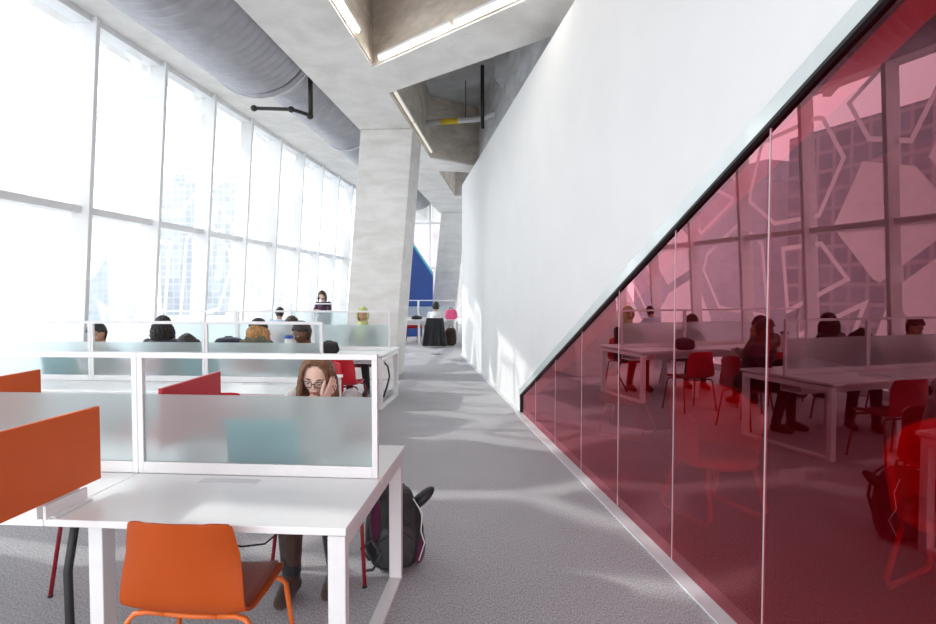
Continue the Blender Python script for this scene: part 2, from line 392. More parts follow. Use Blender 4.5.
# window wall
def ui(z): return -5.2 + .0675 * (z - 1.6)            # inner edge of the leaning fins
ZTOP, DF = 4.87, .27
vs = [6.94 + 1.42 * k for k in range(-5, 15)]
fac = 0
def fin(v, parent, t=.035):
    b = []; tp = []
    for du, dv in ((0, -t), (0, t), (-DF, t), (-DF, -t)):
        b.append(W(ui(0) + du, v + dv, 0)); tp.append(W(ui(5.0) + du, v + dv, 5.0))
    return MB().prism(b, tp).build('mullion', 'mullion', parent, bevel=.006)
def rail(v0, v1, z0, z1, d0, d1, parent, name='transom'):
    b = [W(ui(z0) - d0, v0, z0), W(ui(z0) - d0, v1, z0), W(ui(z0) - d1, v1, z0), W(ui(z0) - d1, v0, z0)]
    t = [W(ui(z1) - d0, v0, z1), W(ui(z1) - d0, v1, z1), W(ui(z1) - d1, v1, z1), W(ui(z1) - d1, v0, z1)]
    return MB().prism(b, t).build(name, 'mullion', parent, bevel=.005)
for i, (a, b) in enumerate(zip(vs, vs[1:])):
    w = bpy.data.objects.new('window_%d' % (i + 2), None); C.objects.link(w); S(w)
    fin(a, w)
    if i == len(vs) - 2: fin(b, w)
    rail(a + .035, b - .035, 2.535, 2.625, .10, DF, w)
    rail(a + .035, b - .035, .0, .12, .05, DF, w, 'sill')
    rail(a + .035, b - .035, 4.80, 4.93, .06, DF, w, 'head_rail')
    for z0, z1 in ((.12, 2.535), (2.625, 4.80)):
        # local building axes so that the printed pattern runs on from pane to pane
        me = bpy.data.meshes.new('pane'); d = DF - .05
        me.from_pydata([(ui(z0) - d, a + .035, z0), (ui(z0) - d, b - .035, z0), (ui(z1) - d, b - .035, z1), (ui(z1) - d, a + .035, z1)], [], [(0, 1, 2, 3)])
        me.materials.append(M['pane']); o = bpy.data.objects.new('pane', me); C.objects.link(o); o.parent = w; o.rotation_euler.z = ROT
# far end window wall
wf = bpy.data.objects.new('window_40', None); C.objects.link(wf); S(wf)
VE = vs[-1] + .3
for k, u in enumerate([-5.3 + 1.45 * j for j in range(8)]):
    MB().hexa([W(u - .04, VE, 0), W(u + .04, VE, 0), W(u + .04, VE + .25, 0), W(u - .04, VE + .25, 0), W(u - .04, VE, 5.8), W(u + .04, VE, 5.8), W(u + .04, VE + .25, 5.8), W(u - .04, VE + .25, 5.8)]).build('mullion', 'mullion', wf)
for z in (0, 2.58, 4.6):
    MB().hexa([W(-5.3, VE + .05, z), W(4.8, VE + .05, z), W(4.8, VE + .2, z), W(-5.3, VE + .2, z), W(-5.3, VE + .05, z + .09), W(4.8, VE + .05, z + .09), W(4.8, VE + .2, z + .09), W(-5.3, VE + .2, z + .09)]).build('transom', 'mullion', wf)
me = bpy.data.meshes.new('pane'); me.from_pydata([W(-5.3, VE + .15, .09), W(4.8, VE + .15, .09), W(4.8, VE + .15, 5.8), W(-5.3, VE + .15, 5.8)], [], [(0, 1, 2, 3)])
me.materials.append(M['clear']); o = bpy.data.objects.new('pane', me); C.objects.link(o); o.parent = wf

# ceiling: slab, window soffit, main beam, diagonal beams with coffers between
def slab(poly, z0, z1, name, mat, label=None):
    P = [W(u, v) for u, v in poly]
    o = MB().prism([Vector((p.x, p.y, z0)) for p in P], [Vector((p.x, p.y, z1)) for p in P]).build(name, mat)
    return S(o, label)
slab([(-5.9, -6), (9, -6), (9, 32), (-5.9, 32)], 5.78, 6.0, 'ceiling', 'plenum')
slab([(-5.55, -6), (-4.35, -6), (-4.35, 8.9), (-4.06, 8.9), (-4.06, 32), (-5.55, 32)], 4.87, 5.77, 'ceiling_soffit', 'concrete', 'pale concrete soffit strip above the window wall')
slab([(-2.76, -6), (-1.83, -6), (-1.83, 25), (-2.76, 25)], 4.45, 5.77, 'ceiling_beam', 'concrete', 'long pale concrete beam running over the column heads')
k1 = (5.88 - 7.66) / (.275 + 1.79)
def line(u, u0, v0, k): return v0 + (u - u0) * k
slab([(-1.83, 7.68), (2.2, line(2.2, -1.83, 7.68, -.86)), (2.2, line(2.2, -1.83, 8.66, -.79)), (-1.83, 8.66)], 4.45, 5.77, 'ceiling_beam', 'concrete', 'diagonal concrete beam with bright light strip along its near edge')
slab([(-1.83, 12.93), (.6, line(.6, -1.83, 12.93, .98)), (.6, line(.6, -1.83, 12.93, .98) + 1.0), (-1.2, 14.55), (-1.83, 14.34)], 4.45, 5.77, 'ceiling_beam', 'concrete', 'short diagonal concrete beam before the far corridor')
slab([(-1.83, 18.2), (1.5, 17.4), (1.5, 25), (-1.83, 25)], 4.45, 5.77, 'ceiling_beam', 'concrete', 'farthest concrete ceiling beam beyond the second column')
# warm lining faces of the near coffer
slab([(-1.83, -6), (-1.81, -6), (-1.81, 7.64), (-1.83, 7.66)], 4.47, 5.765, 'ceiling_coffer_side', 'concrete_raw')
slab([(-1.81, 7.62), (2.2, line(2.2, -1.81, 7.62, -.86)), (2.2, line(2.2, -1.83, 7.68, -.86)), (-1.83, 7.68)], 4.47, 5.765, 'ceiling_coffer_side', 'concrete_raw')
slab([(-1.83, 8.68), (-1.81, 8.68), (-1.81, 12.93), (-1.83, 12.93)], 4.47, 5.765, 'ceiling_coffer_side', 'concrete_raw')
slab([(-1.81, 12.88), (.6, line(.6, -1.83, 12.88, .98)), (.6, line(.6, -1.83, 12.93, .98)), (-1.81, 12.94)], 4.47, 5.765, 'ceiling_coffer_side', 'concrete_raw')
slab([(-1.81, 14.36), (-1.80, 14.36), (-1.80, 18.2), (-1.81, 18.2)], 4.47, 5.765, 'ceiling_coffer_side', 'concrete_raw')
slab([(-.35, 10.2), (1.4, 9.4), (1.5, 9.9), (-.2, 10.9)], 5.15, 5.77, 'ceiling_drop_beam', 'plenum')

# columns (leaning)
def column(name, u0, u1, v0, v1, ub, vb, ztop, label):
    top = [W(u0, v0, ztop), W(u1, v0, ztop), W(u1, v1, ztop), W(u0, v1, ztop)]
    bot = [W(u0 + ub, v0 + vb, 0), W(u1 + ub, v0 + vb, 0), W(u1 + ub, v1 + vb, 0), W(u0 + ub, v1 + vb, 0)]
    o = MB().prism(bot, top).build(name, 'concrete', bevel=.015); return S(o, label)
column('concrete_column', -2.74, -1.80, 10.55, 11.5, -.36, -.03, 4.449, 'big leaning concrete column beside the third desk row')
column('concrete_column', -2.70, -1.80, 21.9, 22.8, -.45, 0, 4.449, 'farther leaning concrete column past the end of the white wall')
# cobalt glazed wedge at the far end, with a turquoise edge
q = [W(-4.6, 20.6, 0), W(-2.86, 20.6, 0), W(-2.86, 20.6, 2.12), W(-4.6, 20.6, 4.75)]
q2 = [p + W(0, .25, 0) for p in q]
S(MB().prism(q, q2).build('wall_blue', 'bluewall'), 'cobalt blue slanted wall panel far behind the columns')
a, b = W(-2.86, 20.59, 2.12), W(-4.6, 20.59, 4.75)
S(MB().prism([a, a + Vector((0, 0, .09)), b + Vector((0, 0, .09)), b], [p + W(0, .27, 0) for p in (a, a + Vector((0, 0, .09)), b + Vector((0, 0, .09)), b)]).build('trim_4', 'bluetrim'))

# outside
S(MB().box(-260, 60, -60, 260, -4.2, -4).build('ground', 'ext_ground'))
def building(u0, u1, v0, v1, h, mat, label):
    o = MB().hexa([(u0, v0, -4), (u1, v0, -4), (u1, v1, -4), (u0, v1, -4), (u0, v0, h), (u1, v0, h), (u1, v1, h), (u0, v1, h)]).build('office_building', mat)
    r = MB().box(u0 + 2, u0 + 5, v0 + 2, v0 + 6, h, h + 2).build('roof_plant', mat, o)
    o.rotation_euler.z = ROT; tag(o, label, 'building', 'office buildings across the street'); return o
b1 = mat_building('pale_office_facade', (.50, .50, .51), (.34, .36, .39), .33)
b2 = mat_building('rose_office_facade', (.46, .44, .45), (.27, .28, .31), .22)
b3 = mat_building('banded_tower_facade', (.52, .53, .55), (.42, .45, .49), .5)
b4 = mat_building('pale_rose_facade', (.42, .36, .36), (.36, .32, .33), .3)
building(-78, -60, 36, 62, 21, b2, 'rosy office block with a large window grid across the street')
building(-80, -58, 2, 33, 38, b1, 'tall pale office tower with banded windows, seen mirrored in the red glass')
building(-86, -70, 76, 92, 22, b3, 'hazy blue tower seen through the leftmost window')
building(-92, -74, 104, 118, 34, b3, 'slim hazy tower seen through the second window')
building(-80, -60, 130, 165, 26, b1, 'low far office block seen through the middle windows')
building(-30, 10, 120, 140, 26, b4, 'distant rosy block beyond the far end windows')

# ------------------------------------------------------------------ services under the ceiling
def ring_tube(name, mat, u, z, segs, parent):
    mb = MB(); pts = []; rs = []
    for v, r in segs: pts.append(W(u, v, z)); rs.append(r)
    mb.tube(pts, rs, 40)
    o = mb.build(name, mat, parent)
    for p in o.data.polygons: p.use_smooth = len(p.vertices) < 6
    return o
dt = empty('ventilation_duct', W(-3.5, 9, 5.05), 0, label='big ribbed grey ventilation duct hanging between the window wall and the long beam', cat='duct')
seg = []
v = -5.0
while v < 8.05:
    seg += [(v, .765), (v + .045, .79), (v + .06, .79), (v + .105, .765)]; v += .15
s1 = ring_tube('wide_section', 'duct', -3.5, 5.05, seg, dt)
s2 = ring_tube('reducer', 'duct', -3.5, 5.05, [(8.05, .765), (8.10, .80), (8.15, .80), (8.2, .76), (8.8, .54)], dt)
seg = []
v = 8.8
while v < 21.6:
    seg += [(v, .51), (v + .045, .535), (v + .06, .535), (v + .105, .51)]; v += .15
s3 = ring_tube('narrow_section', 'duct', -3.5, 5.05, seg, dt)
for o in (s1, s2, s3): o.location -= dt.location
for v, r in ((8.12, .81), (12.3, .56), (15.4, .56)):
    mb = MB(); mb.tube([W(-3.5 + r * math.cos(t), v, 5.05 + r * math.sin(t)) for t in [PI * (.95 + 1.1 * k / 16) for k in range(17)]], .012, 6)
    o = mb.build('hanger_strap', 'pipe_light', dt); o.location -= dt.location
sp = empty('sprinkler_pipe', W(-3.4, 8.5, 4.3), 0, label='dark sprinkler pipe bending under the big duct', cat='pipe')
def pc(o, root): o.location -= root.location; o.parent = root; return o
pc(MB().tube([W(-3.76, 8.50, 4.23), W(-3.22, 8.50, 4.20), W(-3.10, 8.53, 4.17), W(-3.0, 8.56, 4.14)], .026, 10).build('branch_pipe', 'metal_dark', smooth=True), sp)
pc(MB().tube([W(-2.96, 8.58, 4.10), W(-2.96, 8.58, 5.1)], .034, 10).build('drop_pipe', 'metal_dark', smooth=True), sp)
for u, v, z in ((-3.77, 8.50, 4.23), (-3.22, 8.50, 4.20), (-2.97, 8.58, 4.12)):
    pc(MB().ellipsoid(W(u, v, z), (.05, .05, .045), seg=12, rings=8).build('coupling', 'metal_dark', smooth=True), sp)
sp = empty('sprinkler_pipe', W(-.9, 6.3, 5.2), 0, label='black sprinkler elbow pipe inside the upper coffer', cat='pipe')
pc(MB().tube([W(-1.78, 6.2, 5.15), W(-1.15, 6.35, 5.15)], .04, 10).build('branch_pipe', 'black', smooth=True), sp)
pc(MB().ellipsoid(W(-1.12, 6.36, 5.13), (.07, .07, .07), seg=12, rings=8).build('elbow', 'black', smooth=True), sp)
pc(MB().tube([W(-1.5, 6.27, 5.15), W(-1.5, 6.27, 5.78)], .012, 6).build('hanger_rod', 'metal_dark'), sp)
# pale pipe with yellow label
pp = empty('overhead_pipe', W(-.7, 10.3, 5.1), 0, label='pale grey overhead pipe with a yellow label band, in the middle coffer', cat='pipe')
P = [(-1.81, 12.2), (-1.05, 12.1), (-.75, 12.05), (.2, 11.0), (.9, 10.2)]
pc(MB().tube([W(u, v, 5.0) for u, v in P], .055, 12).build('pipe_run', 'pipe_light', smooth=True), pp)
pc(MB().tube([W(-1.50, 12.16, 5.0), W(-1.15, 12.113, 5.0)], .060, 12).build('yellow_label', 'yellow', smooth=True), pp)
for u, v in ((-1.0, 12.09), (-.3, 11.55)): pc(MB().tube([W(u, v, 5.0), W(u, v, 5.79)], .009, 6).build('hanger_rod', 'metal_dark'), pp)
pc(MB().tube([W(-.62, 11.3, 4.62), W(-.62, 11.3, 5.79)], .035, 8).build('drop_pipe', 'metal_dark', smooth=True), pp)
# linear lights
def linear_light(a, b, z, label, w=.022, em='led'):
    a, b = W(*a, z), W(*b, z); d = (b - a).normalized(); n = Vector((-d.y, d.x, 0)) * w
    r = empty('linear_light', a, 0, label=label, cat='light', group='linear lights along the coffer edges')
    def bx(w0, z0, z1, e, nm, m):
        nn = n.normalized() * w0; A, B = a + d * e - a, b - d * e - a
        return MB().hexa([A - nn + Vector((0, 0, z0)), B - nn + Vector((0, 0, z0)), B + nn + Vector((0, 0, z0)), A + nn + Vector((0, 0, z0)),
                   A - nn + Vector((0, 0, z1)), B - nn + Vector((0, 0, z1)), B + nn + Vector((0, 0, z1)), A + nn + Vector((0, 0, z1))]).build(nm, m, r)
    bx(w + .008, .028, .06, 0, 'housing', 'white'); bx(w - .006, 0, .0275, .015, 'lit_diffuser', em)
    return r
def pd(u, off): return line(u, -1.83, 7.62, -.86) - off
linear_light((-1.70, pd(-1.70, .035)), (-.72, pd(-.72, .035)), 4.475, 'lit linear lamp at the near coffer apex, on the diagonal beam edge')
linear_light((-.66, pd(-.66, .035)), (.60, pd(.60, .035)), 4.475, 'second lit linear lamp on the diagonal beam edge, nearer the white wall')
linear_light((-1.76, 6.7), (-1.76, 5.2), 4.475, 'lit linear lamp on the long beam side of the near coffer')
linear_light((-1.76, 8.75), (-1.76, 10.3), 4.475, 'thin linear lamp on the long beam edge of the middle coffer, nearer end', em='led_dim')
linear_light((-1.76, 10.4), (-1.76, 12.6), 4.475, 'thin linear lamp on the long beam edge of the middle coffer, farther end', em='led_dim')

# ------------------------------------------------------------------ bench desks
HD, RZ, GT = .58, 1.31, 1.112
def bench(u, v, n, w, label, dividers=(), ports=()):
    r = empty('bench_desk', W(u, v), ROT, label=label, cat='desk', group='white double bench desks with frosted screens')
    ex = .015
    for i in range(n):
        x1 = ex if i == 0 else -w * i - .002
        x0 = -w * (i + 1) + .002 if i < n - 1 else -w * n - ex
        for s in (-1, 1):
            MB().box(x0, x1, s * .012, s * (HD + .005), .712, .74).build('desktop', 'laminate', r, bevel=.003)
    def loop(x0, x1, name='end_frame'):
        mb = MB(); h = HD - .02; t = .05
        for s in (-1, 1): mb.box(x0, x1, s * (h - t), s * h, .0, .70)
        mb.box(x0, x1, -h + t, h - t, .65, .70); mb.box(x0, x1, -h + t, h - t, 0, .03)
        mb.build(name, 'white', r, bevel=.004)
    loop(-.062, .005); loop(-w * n - .005, -w * n + .062)
    for i in range(1, n):
        lx = -w * i + (.05 if i == 1 else -.30)
        for s in (-1, 1): MB().box(lx, lx + .06, s * .34, s * .42, 0, .705).build('leg', 'white', r, bevel=.004)
    for s in (-1, 1): MB().box(-w * n + .06, -.06, s * .42 - .02, s * .42 + .02, .66, .705).build('crossbar', 'white', r)
    MB().box(-w * n + .1, -.1, -.13, .13, .56, .575).box(-w * n + .1, -.1, -.135, -.125, .56, .64).box(-w * n + .1, -.1, .125, .135, .56, .64).build('cable_tray', 'white', r)
    for i in range(n):
        x1, x0 = -w * i - .001, -w * (i + 1) + .001
        mb = MB(); p = .026
        mb.box(x1 - p, x1, -.014, .014, .742, RZ - .026); mb.box(x0, x0 + p, -.014, .014, .742, RZ - .026)
        mb.box(x0, x1, -.014, .014, RZ - .026, RZ); mb.box(x0 + p, x1 - p, -.014, .014, .742, .795)
        f = mb.build('screen_frame', 'white', r, bevel=.002)
        MB().box(x0 + p, x1 - p, -.004, .004, .795, GT).build('frosted_glass', 'frost', f)
    for i, s, mat, lab in dividers:
        x = -w * i; a, b = (.17, .77) if s > 0 else (-.28, -.88)
        P = [(a, .80), (b, .80), (b, 1.116), (a, 1.110)]
        d = MB().prism([(x - .010, y, z) for y, z in P], [(x + .010, y, z) for y, z in P]).build('divider_panel', mat, r, bevel=.002)
        tag(d, lab)
        mb = MB(); mb.box(x + .012, x + .022, s * .38, s * .60, .742, .795); mb.box(x + .012, x + .045, s * .38, s * .578, .742, .748)
        mb.box(x - .022, x - .012, s * .38, s * .60, .742, .795); mb.build('clamp_bracket', 'white', d)
    for x, y in ports:
        f = MB().box(x - .135, x + .135, y - .035, y + .035, .7405, .743).build('cable_flap', 'white', r, bevel=.001)
        MB().box(x - .125, x + .125, y - .026, y + .026, .7435, .745).build('flap_lid', 'curb', f)
    return r
w1 = 1.145
row1 = bench(-.622, 2.68, 3, w1, 'nearest white bench desk with orange dividers, orange chair in front of it',
      dividers=((1, -1, 'orange_panel', 'orange divider panel at the nearest desk joint'), (1, 1, 'red_panel', 'red divider panel on the far side of the screen'), (2, 1, 'orange_panel', 'orange divider panel at the far left joint'),
                (2, -1, 'orange_panel', None)), ports=((-.66, -.10), (-1.8, -.10)))
row2 = bench(-1.77, 5.41, 3, 1.13, 'second white bench desk, four heads behind its frosted screens', ports=((-.6, -.1),))
row3 = bench(-1.778, 8.44, 3, 1.13, 'third white bench desk, beside the big leaning column')
row4 = bench(-3.60, 13.3, 1, 1.50, 'far bench desk by the windows behind the big column, woman standing at it')
row5 = bench(-1.78, 18.0, 2, w1, 'farthest bench desk at the corridor end, under the blue panel')
# umbilical, cables
MB().tube([(-1.20, -.30, .70), (-1.19, -.36, .66), (-1.20, -.40, .45), (-1.18, -.42, .2), (-1.155, -.42, .02)], .017, 10).build('cable_conduit', 'black', row1, smooth=True)
MB().box(-1.20, -1.08, -.50, -.44, .69, .711).build('under_desk_clip', 'black', row1)
MB().tube([(-.70, -.35, .66), (-.62, -.30, .555), (-.52, -.28, .525), (-.42, -.28, .54), (-.28, -.32, .66), (-.24, -.34, .69)], .004, 6).build('power_cable', 'black', row1, smooth=True)
MB().box(-.25, -.12, -.38, -.30, .675, .711).build('power_box', 'black', row1, bevel=.004)
MB().tube([(-.10, .05, .56), (-.06, .1, .50), (-.045, .15, .35), (-.06, .05, .22), (-.09, -.05, .08)], .013, 8).build('cable_conduit', 'black', row3, smooth=True)

# ------------------------------------------------------------------ stacking chairs
def chair(name, shellmat, legmat, padmat, label, group=None):
    r = empty(name, (0, 0, 0), 0, label=label, cat='chair', group=group)
    prof = [(.235, .425), (.22, .443), (.15, .448), (.0, .440), (-.12, .437), (-.175, .452), (-.205, .50), (-.222, .60), (-.238, .70), (-.250, .775), (-.254, .793), (-.256, .80)]
    wid = [.19, .205, .222, .230, .232, .232, .230, .220, .205, .191, .183, .165]
    def fn(a, t):
        k = a * (len(prof) - 1); i = min(int(k), len(prof) - 2); f = k - i
        y = prof[i][0] * (1 - f) + prof[i + 1][0] * f; z = prof[i][1] * (1 - f) + prof[i + 1][1] * f
        w = wid[i] * (1 - f) + wid[i + 1] * f
        x = (t * 2 - 1)
        back = max(0, min(1, (a - .5) / .2))
        y += back * .055 * x * x; z += (1 - back) * .018 * abs(x) ** 3 + -.022 * max(0, (a - .82) / .18) * x ** 4
        return (x * w, y, z)
    MB().grid(fn, 30, 16).build('shell', shellmat, r, solid=.011, bevel=.003, smooth=True)
    def fp(a, t):
        p = fn(.06 + a * .40, .06 + t * .88); return (p[0], p[1], p[2] + .011)
    MB().grid(fp, 12, 12).build('seat_pad', padmat, r, solid=.008, smooth=True)
    for s in (-1, 1):
        for f in (1, -1):
            y0 = .15 if f > 0 else -.13
            MB().tube([(s * .10, y0, .418), (s * .17, y0 + f * .004, .424), (s * .212, y0 + f * .015, .420), (s * .232, y0 + f * .022, .395), (s * .262, y0 + f * .075, .012)], .0105, 10).build('leg', legmat, r, smooth=True)
            MB().tube([(s * .262, y0 + f * .075, .012), (s * .2625, y0 + f * .076, 0)], .013, 10).build('foot_cap', 'black', r)
    for y0 in (.15, -.13):
        MB().tube([(-.10, y0, .418), (0, y0, .414), (.10, y0, .418)], .0105, 10).build('seat_rail', legmat, r, smooth=True)
    return r
oc = chair('stacking_chair', 'orange', 'orange_leg', 'orange_pad', 'orange stacking chair turned slightly right, in front of the nearest desk')
oc.location = (-.995, 2.275, 0); oc.rotation_euler.z = math.radians(-5)
rc0 = chair('stacking_chair', 'red', 'red_dark', 'red_dark', 'red')
used = [False]
def red_chair(x, y, rz, label):
    c = rc0 if not used[0] else copy_tree(rc0); used[0] = True
    c.location = (x, y, 0); c.rotation_euler.z = rz; tag(c, label, group='red stacking chairs along the desks'); return c
FACE, AWAY = PI + ROT, ROT                # sitter faces the camera / faces away
red_chair(-.80, 3.42, FACE, 'red stacking chair under the girl with glasses')
red_chair(-1.90, 3.28, FACE, 'red stacking chair behind the nearest screen, beyond the red divider')
red_chair(-2.0, 4.92, AWAY + .1, 'red stacking chair on the near side of the second desk, its top above the screen')
red_chair(-1.56, 7.46, AWAY - .05, 'red stacking chair at the near right corner of the third desk')

# ------------------------------------------------------------------ people
def ik(a, b, l1, l2, pole):
    a, b, pole = Vector(a), Vector(b), Vector(pole); d = b - a; L = min(d.length, (l1 + l2) * .995); u = d.normalized()
    b = a + u * L; k = (l1 * l1 - l2 * l2 + L * L) / (2 * L); h = math.sqrt(max(0, l1 * l1 - k * k))
    p = pole - a; p = (p - u * p.dot(u)).normalized()
    return a + u * k + p * h, b
def headfn(off=0.0, scale=1.0):
    def f(p):
        x, y, z = p.x * .076, p.y * .093, p.z * .114
        if z < -.01:                                     # jaw narrows to the chin
            t = min(1, (-z - .01) / .10); x *= 1 - .34 * t; 
            if y < 0: y *= 1 - .50 * t
            else: y *= 1 - .10 * t
        if p.y > .45: y = y * .95
        if z > .02: y -= .006
        e = math.exp(-((abs(x) - .031) ** 2 + (z - .002) ** 2) / .00028) if p.y > .4 else 0
        y -= .009 * e
        if off: 
            q = Vector((p.x, p.y, p.z)) * off; return Vector((x, y, z)) + q
        return Vector((x, y, z)) * scale
    return f
def add_head(mb, Mh):
    mb.ellipsoid((0, 0, 0), None, fn=lambda p: Mh @ headfn()(p), seg=40, rings=28)
    T = lambda *c: Mh @ Vector(c)
    mb.capsule(T(0, .082, .012), T(0, .097, -.020), .0065, .0105, 10)
    for s in (-1, 1):
        mb.capsule(T(s * .008, .088, -.026), T(s * .010, .090, -.025), .007, .007, 8)
        mb.capsule(T(s * .020, .080, .021), T(s * .046, .070, .020), .007, .006, 8)
        mb.capsule(T(s * .076, -.008, .018), T(s * .074, -.002, -.022), .013, .008, 8)
    mb.capsule(T(-.014, .082, -.052), T(.014, .082, -.052), .010, .010, 8)
    mb.capsule(T(-.012, .074, -.088), T(.012, .074, -.088), .017, .017, 8)
def add_face(r, Mh, far):
    T = lambda *c: Mh @ Vector(c)
    for s in (-1, 1):
        e = MB().ellipsoid((0, 0, 0), None, fn=lambda p: T(s * .031 + p.x * .0115, .073 + p.y * .0105, .001 + p.z * .0062), seg=12, rings=8).build('eye', 'eye_white', r, smooth=True)
        MB().ellipsoid((0, 0, 0), None, fn=lambda p: T(s * .031 + p.x * .0055, .0805 + p.y * .004, -.001 + p.z * .0052), seg=10, rings=6).build('iris', 'iris', e, smooth=True)
        MB().tube([T(s * .016, .0885, .021), T(s * .030, .0875, .027), T(s * .048, .076, .022)], [.0022, .0032, .0015], 6).build('eyebrow', 'hair_brown', r, smooth=True)
    MB().tube([T(-.022, .0845, -.052), T(-.008, .0925, -.049), T(0, .093, -.051), T(.008, .0925, -.049), T(.022, .0845, -.052)], [.0025, .0048, .0044, .0048, .0025], 8).tube([T(-.019, .0845, -.055), T(0, .0925, -.058), T(.019, .0845, -.055)], [.002, .0055, .002], 8).build('lips', 'lips', r, smooth=True)
def add_palm(mb, wr, d, nrm):
    side = d.cross(nrm).normalized()
    for k in (-1.4, -.5, .5, 1.4): mb.capsule(wr + side * .011 * k * .7, wr + d * .082 + side * .0165 * k, .014, .0115, 8)
    return side
def add_fingers(mb, wr, d, nrm, side, thumb, curl=.45):
    Ls = (.068, .078, .073, .056)
    for i, k in enumerate((1.5, .5, -.5, -1.5)):
        k *= thumb
        p = wr + d * .074 + side * .0175 * k; q = d.copy(); pts = [p]; q = (q + side * .06 * k).normalized()
        for j, fr in enumerate((.45, .32, .25)):
            q = (q + nrm * -curl * (.5 + .35 * j)).normalized(); p = p + q * Ls[i] * fr; pts.append(p)
        mb.tube(pts + [p + q * .006], [.0092, .0088, .0078, .0068, .003], 10)
    p = wr + d * .022 + side * thumb * .022; q = (d * .75 + side * thumb * .8).normalized()
    p2 = p + q * .042; q2 = (d + side * thumb * .25 - nrm * .25).normalized(); p3 = p2 + q2 * .030
    mb.tube([p, p2, p3, p3 + q2 * .022], [.0125, .0105, .0092, .005], 10)
def add_hair(r, style, mat, Mh, rnd, length=.32, part=0.0):
    T = lambda p: Mh @ Vector(p)
    off = {'short': .010, 'afro': .016, 'long': .010, 'bun': .009, 'curly': .012}[style]
    mb = MB()
    fh = headfn()
    nth, nph = 26, 44; grid = {}
    def keep(p):                              # p is a unit direction: x right, y forward, z up
        if style == 'long':
            return (p.y < .15 and p.z > -.6) or (p.z > .55 + .25 * max(0, p.y) and p.y < .62) or (p.y < .45 and abs(p.x) > .75 and p.z > -.5)
        if p.z > .58 and p.y < .80: return True
        if p.y < -.15 and p.z > -.62: return True
        if p.y < .30 and p.z > (.05 if style in ('short', 'afro') else -.3): return not (abs(p.x) > .8 and p.z < .2 and p.y > -.15 and style in ('short', 'afro'))
        if p.y < .62 and p.z > .40: return True
        return False
    for i in range(nth + 1):
        th = PI * i / nth
        for k in range(nph):
            ph = 2 * PI * k / nph
            p = Vector((math.sin(th) * math.cos(ph), math.sin(th) * math.sin(ph), math.cos(th)))
            nz = .5 + .5 * noise.noise(p * (7 if style != 'short' else 4) + Vector((rnd.random() * 0, 3, 1)))
            o = off * (1 + (1.3 if style in ('curly', 'afro') else .5) * nz)
            grid[i, k] = (p, T(fh(p) + p * o))
    vv = {k: mb.b.verts.new(q[1]) for k, q in grid.items()}
    for i in range(nth):
        for k in range(nph):
            ks = [(i, k), (i + 1, k), (i + 1, (k + 1) % nph), (i, (k + 1) % nph)]
            c = sum((grid[a][0] for a in ks), Vector()) / 4
            if c.length > 0 and keep(c.normalized()):
                try: mb.b.faces.new([vv[a] for a in ks])
                except ValueError: pass
    bmesh.ops.delete(mb.b, geom=[v for v in mb.b.verts if not v.link_faces], context='VERTS')
    bmesh.ops.remove_doubles(mb.b, verts=mb.b.verts, dist=.0005)
    cap = mb.build('hair', mat, r, solid=.014, smooth=True)
    mb = MB(); any_ = False
    if style in ('long', 'curly'):
        any_ = True
        n = 90 if style == 'long' else 120
        for i in range(n):
            s = 1 if i % 2 else -1
            y = -.085 + .150 * rnd.random(); rr = math.sqrt(max(.05, 1 - (y / .1) ** 2))
            rx, rz = (.085 + .008 * rnd.random()) * rr, .122 * (.6 + .4 * rr)
            back = rnd.random() < .45
            pts = []
            tmax = 1.45
            for j in range(7):
                t = tmax * j / 6
                if back: a = (rnd.random() * 0 + (i * .37) % 2.6 - 1.3); pts.append(T((math.sin(t) * math.sin(a) * .084 + part * (1 - j / 6), -math.cos(a) * math.sin(t) * .103, math.cos(t) * .124)))
                else: pts.append(T((s * rx * math.sin(t) + part * (1 - j / 6), y - .004, rz * math.cos(t))))
            p = pts[-1].copy(); d = (pts[-1] - pts[-2]).normalized()
            L = length * (.8 + .35 * rnd.random()); ph = rnd.random() * 6.3; m = 9
            outw = (p - T((0, 0, 0))); outw.z = 0; outw = outw.normalized() if outw.length > 0 else Vector((0, -1, 0))
            amp = .005 if style == 'long' else .024
            for j in range(1, m):
                d = (d + Vector((0, 0, -1)) * .6).normalized(); p = p + d * L / m
                w = Vector((math.cos(ph + j * 1.7), math.sin(ph + j * 1.7), 0)) * amp
                pts.append(p + w + outw * (.010 if style == 'long' else .020) * math.sin(j / m * PI))
            rad = (.0085 if style == 'long' else .013)
            rs = [rad * (.6 + .5 * math.sin(PI * min(1, (q + 1) / len(pts) * 1.05))) for q in range(len(pts))]
            rs[-1] = .003
            mb.tube(pts, rs, 6)
    if style == 'bun': any_ = True; mb.ellipsoid(T((0, -.115, .05)), (.045, .045, .045), seg=14, rings=10)
    if any_: mb.build('hair_locks' if style != 'bun' else 'hair_bun', mat, cap, smooth=True)
    return cap
